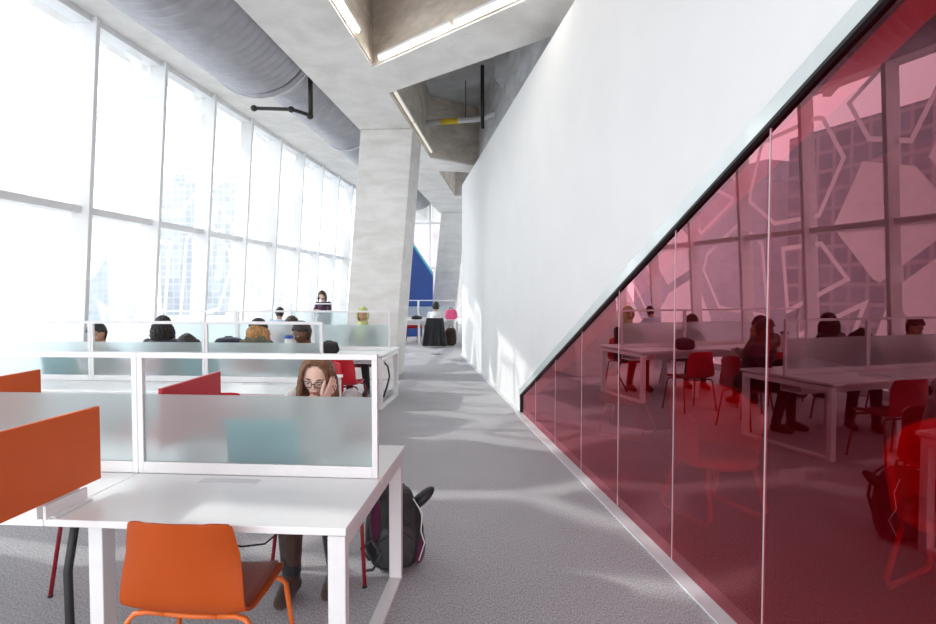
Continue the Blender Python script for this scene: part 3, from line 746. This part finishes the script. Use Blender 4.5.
def person(label, x, y, rz, skin, hair, top, legs='black_cloth', shoes='black', stand=False, sc=1.0, lean=18, head=(20, 0, 0), hands=None, elbows=None, headoff=(0, 0, 0), seed=1, handdir=None, shrug=0, legx=0, vox=.011, fine=False,
           beanie=None, hijab=None, glasses=False, coat=False, group='students at the desks', skirt=None):
    rnd = random.Random(seed)
    r = empty('person', (x, y, 0), rz, label=label, cat='person', group=group)
    ln = math.radians(lean)
    if stand:
        hip = Vector((0, 0, .93)); kn = [Vector((s * .10, .02, .50)) for s in (-1, 1)]; an = [Vector((s * .11, -.02, .085)) for s in (-1, 1)]
    else:
        hip = Vector((0, -.03, .535)); kn = [Vector((s * .11 + legx * .6, .40, .52)) for s in (-1, 1)]; an = [Vector((s * (.12 - abs(legx) * .5) + legx, .36 + .05 * s, .085)) for s in (-1, 1)]
    up = Vector((0, math.sin(ln), math.cos(ln)))
    sp1 = hip + Vector((0, math.sin(ln * .5), math.cos(ln * .5))) * .20 * sc
    sh = sp1 + up * .23 * sc
    nk = sh + (up + Vector((0, .1, .2))).normalized() * .085
    hc = nk + Vector((0, .035, .115)) + Vector(headoff)
    pit, yaw, rol = [math.radians(a) for a in head]
    Mh = Matrix.Translation(hc) @ Matrix.Rotation(yaw, 4, 'Z') @ Matrix.Rotation(rol, 4, 'Y') @ Matrix.Rotation(-pit, 4, 'X')
    shl = [sh + Vector((s * .165 * sc, 0, -.015 + shrug)) for s in (-1, 1)]
    if hands is None: hands = [(-.14, .36, .775), (.14, .38, .775)]
    arms = []
    for i, s in enumerate((-1, 1)):
        if elbows and elbows[i] is not None: el, wr = Vector(elbows[i]), Vector(hands[i])
        else: el, wr = ik(shl[i], hands[i], .27, .245, shl[i] + Vector((s * .25, -.15, -.4)))
        arms.append((el, wr))
    bodyr = lambda inf: [(hip + Vector((0, -.01, -.03)), .105 + inf, .155 + inf), (hip + (sp1 - hip) * .5, .092 + inf, .135 + inf), (sp1, .095 + inf, .132 + inf), (sp1 + (sh - sp1) * .6, .105 + inf, .152 + inf), (sh + Vector((0, 0, -.01)), .085 + inf, .150 + inf), (sh + up * .035, .055 + inf, .085 + inf)]
    def torso(mb, inf, lo=0):
        secs = bodyr(inf)[lo:]; n = 20; rings = []
        for k, (c, ry, rx) in enumerate(secs):
            d = (secs[min(k + 1, len(secs) - 1)][0] - secs[max(k - 1, 0)][0]).normalized()
            f = Vector((0, d.z, -d.y)).normalized()
            rings.append([mb.b.verts.new(c + Vector((math.cos(2 * PI * q / n) * rx * sc, 0, 0)) + f * math.sin(2 * PI * q / n) * ry) for q in range(n)])
        for a, b in zip(rings, rings[1:]):
            for q in range(n): mb.b.faces.new((a[q], a[(q + 1) % n], b[(q + 1) % n], b[q]))
        mb.b.faces.new(rings[0][::-1]); mb.b.faces.new(rings[-1])
    # body
    mb = MB(); torso(mb, 0); add_head(mb, Mh)
    mb.capsule(sh, hc + (Mh.to_3x3() @ Vector((0, -.025, -.05))), .055, .050, 12)
    fm = MB()
    for i, s in enumerate((-1, 1)):
        el, wr = arms[i]; mb.capsule(shl[i], el, .047, .037); mb.capsule(el, wr, .038, .025)
        d = (wr - el).normalized(); nrm = Vector((0, 0, 1)) if abs(d.z) < .75 else Vector((s * .3, -1, 0)).normalized()
        if not stand and abs(d.z) < .75: d = (d + Vector((0, 0, -d.z * .8))).normalized()
        nrm = (nrm - d * nrm.dot(d)).normalized()
        if handdir and handdir[i]: d = Vector(handdir[i][0]).normalized(); nrm = Vector(handdir[i][1]); nrm = (nrm - d * nrm.dot(d)).normalized()
        side = add_palm(mb, wr, d, nrm); 
        th = 1 if side.x * -s > 0 else -1
        add_fingers(fm, wr, d, nrm, side, th, .35 if abs(d.z) < .75 else .6)
        mb.capsule(hip + Vector((s * .09, 0, -.02)), kn[i], .078, .052); mb.capsule(kn[i], an[i], .052, .034)
        mb.capsule(an[i], an[i] + Vector((0, .13, -.045)), .035, .026)
    body = mb.build('body', skin, r, voxel=.0045 if fine else vox, relax=3 if fine else 2)
    fo = fm.build('f', skin, None, sub=1 if fine else 0, smooth=True)
    bm = bmesh.new(); bm.from_mesh(body.data); bm.from_mesh(fo.data); bm.to_mesh(body.data); bm.free()
    for p in body.data.polygons: p.use_smooth = True
    fd = fo.data; bpy.data.objects.remove(fo); bpy.data.meshes.remove(fd)
    add_face(r, Mh, not fine)
    # clothes
    mb = MB(); torso(mb, .016)
    for i in range(2):
        el, wr = arms[i]; mb.capsule(shl[i], el, .061, .052); mb.capsule(el, el + (wr - el) * .93, .052, .040)
    if coat: mb.capsule(sh + Vector((-.06, -.03, .03)), sh + Vector((.06, -.03, .03)), .075, .075)
    t = mb.build('sweater' if not coat else 'coat', top, r, voxel=vox * .9, relax=3)
    mb = MB()
    if skirt:
        for k in range(9):
            a = (k / 8 - .5) * 2; mb.capsule(hip + Vector((a * .12, -.13, .04)), Vector((a * .24, -.26 + .04 * abs(a), .10)), .06, .075)
        mb.capsule(hip + Vector((-.08, 0, 0)), hip + Vector((.08, 0, 0)), .14, .14)
        mb.build('long_skirt', skirt, r, voxel=.014, relax=2)
    else:
        mb.capsule(hip + Vector((-.07, -.02, -.01)), hip + Vector((.07, -.02, -.01)), .125, .125)
        for i, s in enumerate((-1, 1)):
            mb.capsule(hip + Vector((s * .09, 0, -.02)), kn[i], .092, .068); mb.capsule(kn[i], an[i] + Vector((0, 0, .04)), .068, .052)
        mb.build('trousers', legs, r, voxel=vox, relax=3)
    for i in range(2):
        mb = MB(); a = an[i]; mb.capsule(a + Vector((0, -.015, -.03)), a + Vector((0, .15, -.045)), .050, .038); mb.capsule(a, a + Vector((0, .12, -.035)), .046, .040); mb.capsule(a, a + Vector((0, 0, .06 if shoes != 'boot_brown' else .24)), .046, .052 if shoes != 'boot_brown' else .062)
        o = mb.build('boot' if shoes == 'boot_brown' else 'shoe', shoes, r, voxel=.008, relax=2)
    # head wear
    T = lambda *c: Mh @ Vector(c)
    if hijab:
        mb = MB(); fh = headfn(); n1, n2 = 28, 44; g = {}
        for i in range(n1 + 1):
            for k in range(n2):
                th = PI * i / n1; ph = 2 * PI * k / n2
                p = Vector((math.sin(th) * math.cos(ph), math.sin(th) * math.sin(ph), math.cos(th)))
                g[i, k] = (p, mb.b.verts.new(Mh @ (fh(p) + p * (.020 + .004 * noise.noise(p * 6)))))
        for i in range(n1):
            for k in range(n2):
                ks = [(i, k), (i + 1, k), (i + 1, (k + 1) % n2), (i, (k + 1) % n2)]
                c = sum((g[a][0] for a in ks), Vector()) / 4
                if c.y > .5 and -.72 < c.z < .58 and abs(c.x) < .70: continue
                mb.b.faces.new([g[a][1] for a in ks])
        bmesh.ops.delete(mb.b, geom=[v for v in mb.b.verts if not v.link_faces], context='VERTS')
        h = mb.build('headscarf', hijab, r, solid=.014, smooth=True)
        mb = MB(); mb.capsule(T(0, .01, -.13), sh + Vector((0, .03, .0)), .088, .10); mb.capsule(T(0, .05, -.14), sh + Vector((.02, .11, -.08)), .07, .085)
        mb.build('scarf_drape', hijab, h, voxel=.012, relax=3)
    elif hair:
        style, hm = hair[0], hair[1]
        add_hair(r, style, hm, Mh, rnd, *(hair[2:] or ()))
    if beanie:
        mb = MB(); fh = headfn(); n1, n2 = 14, 36; g = {}
        for i in range(n1 + 1):
            for k in range(n2):
                th = PI * .44 * i / n1; ph = 2 * PI * k / n2
                p = Vector((math.sin(th) * math.cos(ph), math.sin(th) * math.sin(ph), math.cos(th)))
                g[i, k] = mb.b.verts.new(Mh @ (fh(p) + p * (.030 + (.006 if i > 10 else 0))))
        for i in range(n1):
            for k in range(n2): mb.b.faces.new([g[i, k], g[i + 1, k], g[i + 1, (k + 1) % n2], g[i, (k + 1) % n2]])
        bmesh.ops.remove_doubles(mb.b, verts=mb.b.verts, dist=.0005)
        mb.build('beanie', beanie, r, solid=.008, smooth=True)
    if glasses:
        fr = None; mb = MB()
        for s in (-1, 1):
            c = (s * .033, .100, -.001); P = []
            for k in range(17):
                a = 2 * PI * k / 16; e = .55
                P.append(T(c[0] + .0265 * math.copysign(abs(math.cos(a)) ** e, math.cos(a)), c[1] - abs(c[0] + .0265 * math.cos(a)) * .09, c[2] + .0175 * math.copysign(abs(math.sin(a)) ** e, math.sin(a))))
            mb.tube(P, .0021, 6)
            mb.tube([T(s * .060, .094, .008), T(s * .080, .055, .008), T(s * .081, .0, .008), T(s * .078, -.02, -.006)], .0025, 6)
        mb.tube([T(-.0075, .1005, .002), T(0, .102, .005), T(.0075, .1005, .002)], .0026, 6)
        g = mb.build('eyeglasses', 'glasses', r, smooth=True)
        for s in (-1, 1):
            MB().ellipsoid((0, 0, 0), None, fn=lambda p: T(s * .033 + p.x * .025, .0985 - abs(s * .033 + p.x * .025) * .09 + p.y * .0006, -.001 + p.z * .0165), seg=16, rings=8).build('lens', 'clear', g, smooth=True)
    return r
# the girl with glasses: her head rests on her left hand
person('girl with glasses and long auburn hair, head resting on her hand behind the nearest screen', -.82, 3.50, FACE, 'skin_pale', ('long', 'hair_auburn', .25, .012), 'grey_knit', 'black_cloth', 'boot_brown', lean=22, head=(18, 6, -5),
       headoff=(.0, .03, -.016), hands=[(-.048, .275, 1.000), (.20, .30, .775)], elbows=[(-.13, .40, .80), None], handdir=[((-.52, -.42, .74), (-.75, .55, -.35)), None], shrug=.055, legx=-.03, seed=3, vox=.009, fine=True, glasses=True)
person('man with short dark hair looking down behind the second desk, leftmost head', -3.86, 6.42, FACE - .2, 'skin_tan', ('short', 'hair_black'), 'brown_shirt', lean=18, head=(26, 15, 0), headoff=(0, .0, .0), seed=4)
person('student with dark curls bowing the head low behind the second desk, beside long dark hair', -2.95, 6.30, FACE + .5, 'skin_tan', ('curly', 'hair_black', .10), 'charcoal', lean=34, head=(45, -20, 0), headoff=(0, .03, -.075), seed=5)
person('man in dark patterned jacket lowering his face toward a white cup, behind the second desk', -1.66, 6.42, FACE - .55, 'skin_dark', ('short', 'hair_black'), 'navy', lean=20, head=(24, -8, 0), headoff=(0, .0, .01), seed=6, hands=[(-.10, .27, .92), (.22, .30, .775)])
person('person with long dark wavy hair seen from behind at the third desk', -3.84, 7.45, AWAY + .1, 'skin_tan', ('curly', 'hair_black', .26), 'charcoal', lean=12, head=(18, 0, 0), headoff=(0, 0, -.005), seed=7)
person('person with golden curls under a black beanie, olive jacket, seen from behind', -2.60, 7.28, AWAY - .05, 'skin_pale', ('curly', 'hair_blonde', .24), 'olive', lean=14, head=(15, 0, 0), headoff=(0, 0, -.035), seed=8, beanie='black_cloth', coat=True)
person('student with short brown hair bowing low behind the third desk', -2.70, 9.36, FACE + .15, 'skin_tan', ('afro', 'hair_brown'), 'charcoal', lean=30, head=(42, 10, 0), headoff=(0, .02, -.04), seed=9)
person('woman in pale green headscarf facing the camera behind the third desk', -1.63, 9.38, FACE, 'skin_tan', None, 'black_cloth', lean=8, head=(8, 6, 0), headoff=(0, 0, .05), seed=10, hijab='scarf_green')
person('person with black hair in light blue shirt, seated at the far desk by the windows', -3.96, 12.5, AWAY, 'skin_tan', ('short', 'hair_black'), 'light_blue', lean=14, head=(15, 0, 0), headoff=(0, 0, -.03), seed=11)
person('woman standing by the windows in a dark jacket, hair tied up, looking down', -3.42, 14.25, FACE - .15, 'skin_pale', ('long', 'hair_brown', .16), 'plum', stand=True, lean=6, sc=.86, head=(38, 5, 0), headoff=(0, .02, -.02), hands=[(-.06, .30, 1.12), (.06, .30, 1.10)], seed=12)
person('far person with curly black hair, white blouse and long black skirt, back turned', -.93, 17.1, AWAY, 'skin_tan', ('afro', 'hair_black'), 'white_cloth', lean=14, head=(20, 0, 0), headoff=(0, 0, -.02), seed=13, skirt='black_cloth')
for x, y, a, l in ((-3.86, 6.50, FACE, 'red stacking chair under the man at the left end of the second desk'), (-2.95, 6.40, FACE + .2, 'red stacking chair under the student bowing with dark curls'),
                (-1.66, 6.50, FACE - .3, 'red stacking chair under the man with the white cup'), (-3.76, 7.40, AWAY, 'red stacking chair under the person with long dark wavy hair'),
                (-2.56, 7.24, AWAY, 'red stacking chair under the person in the black beanie'), (-2.70, 9.46, FACE, 'red stacking chair under the student bowing at the third desk'),
                (-1.66, 9.42, FACE, 'red stacking chair under the woman in the headscarf'), (-3.96, 12.45, AWAY, 'red stacking chair under the person in the light blue shirt'),
                (-.93, 17.05, AWAY, 'red stacking chair under the far person in the long black skirt'), (-1.72, 18.9, FACE, 'red stacking chair behind the farthest desk, left of the pair'),
                (-1.32, 18.95, FACE, 'red stacking chair behind the farthest desk, right of the pair')):
    red_chair(x, y, a, l)

mb = MB()
for k in range(9):
    a = (k / 8 - .5) * 2; mb.capsule((a * .21, .0, .80), (a * .30, -.05 - .03 * math.cos(k * 2.2), .09), .035, .055)
tag(mb.build('draped_coat', 'black_cloth', None, voxel=.015, relax=2, loc=(-.93, 16.76, 0), rotz=AWAY), 'long black coat draped over the far chair back, below the white blouse', 'coat')
# ------------------------------------------------------------------ things on and beside the desks
def laptop(x, y, rz, label, mat='laptop', tilt=12, w=.36, h=.245):
    r = empty('laptop', (x, y, .7405), rz, label=label, cat='laptop', group='laptops on the desks')
    MB().box(-w / 2, w / 2, 0, .24, 0, .014).build('keyboard_base', 'laptop_base', r, bevel=.004)
    t = math.radians(tilt); a, b = -math.sin(t) * h, math.cos(t) * h
    MB().hexa([(-w / 2, -.008, .012), (w / 2, -.008, .012), (w / 2, 0, .015), (-w / 2, 0, .015), (-w / 2, a - .008, b + .012), (w / 2, a - .008, b + .012), (w / 2, a, b + .015), (-w / 2, a, b + .015)]).build('lid', mat, r, bevel=.002)
    return r
laptop(*W(-1.19, 2.77).xy, ROT, 'teal laptop blurred behind the frosted screen, before the girl with glasses')
laptop(*W(-4.47, 5.58).xy, ROT, 'teal laptop blurred behind the left end of the second screen')
laptop(*W(-3.02, 5.58).xy, ROT, 'teal laptop blurred behind the second screen, before the golden curls', tilt=14)
c = empty('paper_cup', W(-2.13 - .0, 5.62 - .0, .7405), 0, label='white cup with a blue lid held by the man in the dark jacket', cat='cup')
ca = FACE - .55; c.location = (-1.66 + math.cos(ca) * -.08 - math.sin(ca) * .375, 6.42 + math.sin(ca) * -.08 + math.cos(ca) * .375, .935)
MB().tube([(0, 0, 0), (0, 0, .18)], [.034, .043], 20).build('cup_body', 'paper', c, smooth=True)
MB().tube([(0, 0, .18), (0, 0, .20), (0, 0, .21)], [.046, .044, .03], 20).build('lid', 'blue_lid', c, smooth=True)
c.rotation_euler = (0, 0, 0)
def bag(name, loc, rz, size, mat, label, cat, strap=None, seed=0, flat=False):
    r = empty(name, loc, rz, label=label, cat=cat)
    def f(p):
        e = .5; q = Vector([math.copysign(abs(c) ** e, c) for c in p])
        n = 1 + .10 * noise.noise(p * 3 + Vector((seed, 0, 0)))
        taper = 1 - .12 * max(0, q.z)
        return Vector((q.x * size[0] / 2 * n * taper, q.y * size[1] / 2 * n, size[2] / 2 + q.z * size[2] / 2))
    MB().ellipsoid((0, 0, 0), None, fn=f, seg=32, rings=20).build('bag_body', mat, r, smooth=True)
    hh = 1.03 if flat else 1.16
    MB().tube([(-size[0] * .2, 0, size[2] * .93), (-size[0] * .1, 0, size[2] * hh), (size[0] * .1, 0, size[2] * hh), (size[0] * .2, 0, size[2] * .93)], .010, 8).build('handle', strap or mat, r, smooth=True)
    return r
bag('shoulder_bag', (-1.88, 8.08, .7405), .2, (.27, .16, .17), 'backpack', 'black bag lying on the near corner of the third desk', 'bag', seed=1, flat=True)
bag('messenger_bag', (-3.19, 7.98, .7405), 0, (.37, .20, .235), 'navy', 'dark bag standing on the third desk, left of the golden curls', 'bag', seed=2, flat=True)
bag('handbag', (-1.72, 3.30, .458), .4, (.24, .2, .16), 'black', 'black handbag on the red chair seat behind the nearest screen', 'bag', seed=8)
bag('tote_bag', (-.50, 17.75, .7405), 0, (.36, .16, .30), 'pink', 'bright pink tote bag on the farthest desk', 'bag', strap='black', seed=3)
bag('small_bag', (-1.52, 17.75, .7405), 0, (.32, .2, .10), 'black', 'low black bag on the farthest desk, left of the white blouse', 'bag', seed=4)
bag('rucksack', (-.50, 17.35, 0), 0, (.34, .25, .52), 'boot_brown', 'brown rucksack on the floor below the pink bag', 'bag', seed=5)
fb = MB().box(-.12, .12, -.08, .08, 0, .006).build('floor_outlet', 'metal_dark', None, loc=(-.80, 15.0, .001), rotz=ROT)
MB().box(-.13, .13, -.09, .09, 0, .004).build('cover_frame', 'curb', fb)
tag(fb, 'small metal floor outlet cover in the carpet at the far corridor', 'outlet')
# the big backpack leaning by the near desk end
bp = empty('backpack', (-.43, 3.44, 0), math.radians(12), label='black and grey backpack with magenta trim on the carpet by the nearest desk end', cat='backpack')
def bf(p):
    e = .60; q = Vector([math.copysign(abs(c) ** e, c) for c in p]); n = 1 + .07 * noise.noise(p * 2.7)
    return Vector((q.x * .165 * n * (1 - .28 * max(0, q.z)) , q.y * .115 * n, .232 + q.z * .235))
MB().ellipsoid((0, 0, 0), None, fn=bf, seg=40, rings=28).build('main_bag', 'backpack', bp, smooth=True)
def bf2(p):
    e = .6; q = Vector([math.copysign(abs(c) ** e, c) for c in p]); return Vector((q.x * .11, -.085 + q.y * .055, .16 + q.z * .13))
fp = MB().ellipsoid((0, 0, 0), None, fn=bf2, seg=28, rings=18).build('front_pocket', 'grey_nylon', bp, smooth=True)
MB().tube([(-.09, -.135, .20), (-.03, -.144, .245), (.04, -.144, .25), (.09, -.13, .20)], .004, 6).build('zip', 'black', fp)
def bf3(p): return Vector((.135 + p.x * .045, -.02 + p.y * .075, .12 + p.z * .11))
MB().ellipsoid((0, 0, 0), None, fn=bf3, seg=20, rings=14).build('side_pocket', 'magenta', bp, smooth=True)
MB().ellipsoid((0, 0, 0), None, fn=lambda p: Vector((-.11 + p.x * .035, -.085 + p.y * .04, .30 + p.z * .15)), seg=20, rings=14).build('trim_panel', 'magenta', bp, smooth=True)
MB().ellipsoid((0, 0, 0), None, fn=lambda p: Vector((.165 + p.x * .075 + p.z * .02, .03 + p.y * .05, .37 + p.z * .055 + .04 * p.x)), seg=20, rings=14).build('top_flap', 'black', bp, smooth=True)
for s, dx in ((-1, 0), (1, .0)):
    MB().tube([(s * .06, .10, .44), (s * .09, .17, .36), (s * .10, .18, .22), (s * .09, .12, .08)], .016, 8, flat=.5).build('shoulder_strap', 'grey_nylon', bp, smooth=True)
MB().tube([(-.03, .03, .455), (-.025, .03, .50), (.025, .03, .50), (.03, .03, .455)], .008, 8).build('top_handle', 'black', bp, smooth=True)
MB().tube([(.10, -.10, .42), (.15, -.12, .34), (.14, -.13, .24), (.165, -.10, .16), (.13, -.12, .07)], .0035, 6).build('elastic_cord', 'paper', bp, smooth=True)
MB().tube([(-.15, -.12, .10), (-.19, -.16, .18), (-.14, -.19, .24), (-.09, -.19, .16), (-.13, -.18, .07), (-.17, -.14, .05)], .013, 8, flat=.5).build('loose_strap', 'grey_nylon', bp, smooth=True)
def papers(x, y, rz, label):
    r = MB().box(-.105, .105, -.148, .148, 0, .006).build('paper_pad', 'paper', None, loc=(x, y, .7405), rotz=rz); tag(r, label, 'paper', 'paper pads on the desks')
papers(-3.75, 7.86, .1, 'white paper pad before the long dark wavy hair, third desk')
papers(-2.5, 7.86, -.1, 'white paper pad before the golden curls, third desk')
papers(-1.62, 8.8, .2, 'white paper pad before the woman in the headscarf')
papers(-3.9, 6.0, .2, 'white paper pad before the leftmost man, second desk')

# furniture behind the red glass: tub chairs on beech runners
def tub(x, y, rz, label):
    r = empty('lounge_chair', (x, y, 0), rz, label=label, cat='chair', group='red lounge chairs behind the red glass')
    def f(a, t):
        an = (t - .5) * PI * 1.25; hh = .40 + a * (.52 - .20 * (abs(t - .5) * 2) ** 2); rr = .27 + .05 * a
        return (math.sin(an) * rr, -math.cos(an) * rr + .03, hh)
    MB().grid(f, 12, 28).build('back_shell', 'red', r, solid=.04, bevel=.01, smooth=True)
    MB().ellipsoid((0, 0, 0), None, fn=lambda p: Vector((p.x * .27, p.y * .27 + .03, .42 + math.copysign(abs(p.z) ** .5, p.z) * .055)), seg=28, rings=12).build('seat', 'red', r, smooth=True)
    for s in (-1, 1):
        MB().tube([(s * .20, .16, .38), (s * .24, .24, .06), (s * .24, .20, .02), (s * .24, -.22, .02), (s * .24, -.26, .06), (s * .20, -.14, .38)], .020, 10, flat=.8).build('sled_leg', 'wood', r, smooth=True)
    return r
tub(1.76, 4.25, math.radians(200), 'red lounge chair behind the glass, near the middle of the red wall')
t2 = copy_tree(bpy.data.objects['lounge_chair']); t2.location = (2.55, 3.05, 0); t2.rotation_euler.z = math.radians(120); tag(t2, 'red lounge chair behind the glass at the right edge of the picture')
t3 = copy_tree(bpy.data.objects['lounge_chair']); t3.location = (1.75, 6.6, 0); t3.rotation_euler.z = math.radians(60); tag(t3, 'red lounge chair behind the glass, farthest of the three')

for x, y, l in ((5.3, 3.2, 'added fill light panel in the room behind the red glass, farther one'), (5.2, .6, 'added fill light panel in the room behind the red glass, nearer one')):  # out-of-view glowing panels, added to brighten the room behind the red glass
    r = empty('added_fill_panel', (x, y, 4.12), 0, label=l, cat='light', group='added fill light panels of the inner room')
    MB().box(-.64, .64, -.64, .64, .02, .075).build('housing', 'white', r); MB().box(-.6, .6, -.6, .6, 0, .0195).build('lit_diffuser', 'fill_glow', r)
# ------------------------------------------------------------------ light, sky, camera
wd = bpy.data.worlds.new('sky'); bpy.context.scene.world = wd; wd.use_nodes = True
bg = wd.node_tree.nodes['Background']; bg.inputs[0].default_value = (.93, .965, 1, 1); bg.inputs[1].default_value = 2.6
sl = bpy.data.lights.new('sun', 'SUN'); sl.energy = 1.5; sl.angle = math.radians(1.2); sl.color = (1, .97, .92)
so = bpy.data.objects.new('sun', sl); C.objects.link(so)
d = Vector((1.0, -.10, -.74)).normalized(); so.rotation_euler = d.to_track_quat('-Z', 'Y').to_euler()
cam = bpy.data.cameras.new('camera'); co = bpy.data.objects.new('camera', cam); C.objects.link(co)
cam.sensor_width = 36; cam.lens = 600 / 936 * 36; cam.clip_start = .05; cam.clip_end = 1000
co.location = (0, 0, 1.6); co.rotation_euler = (PI / 2 - .036, 0, 0)
sc = bpy.context.scene; sc.camera = co
sc.view_settings.view_transform = 'Standard'; sc.view_settings.look = 'None'; sc.view_settings.gamma = 1; sc.view_settings.use_curve_mapping = False
sc.view_settings.exposure = 0.5
sc.cycles.use_denoising = True
sc.cycles.max_bounces = 14; sc.cycles.diffuse_bounces = 6; sc.cycles.transparent_max_bounces = 24; sc.cycles.transmission_bounces = 10
sc.cycles.sample_clamp_indirect = 8
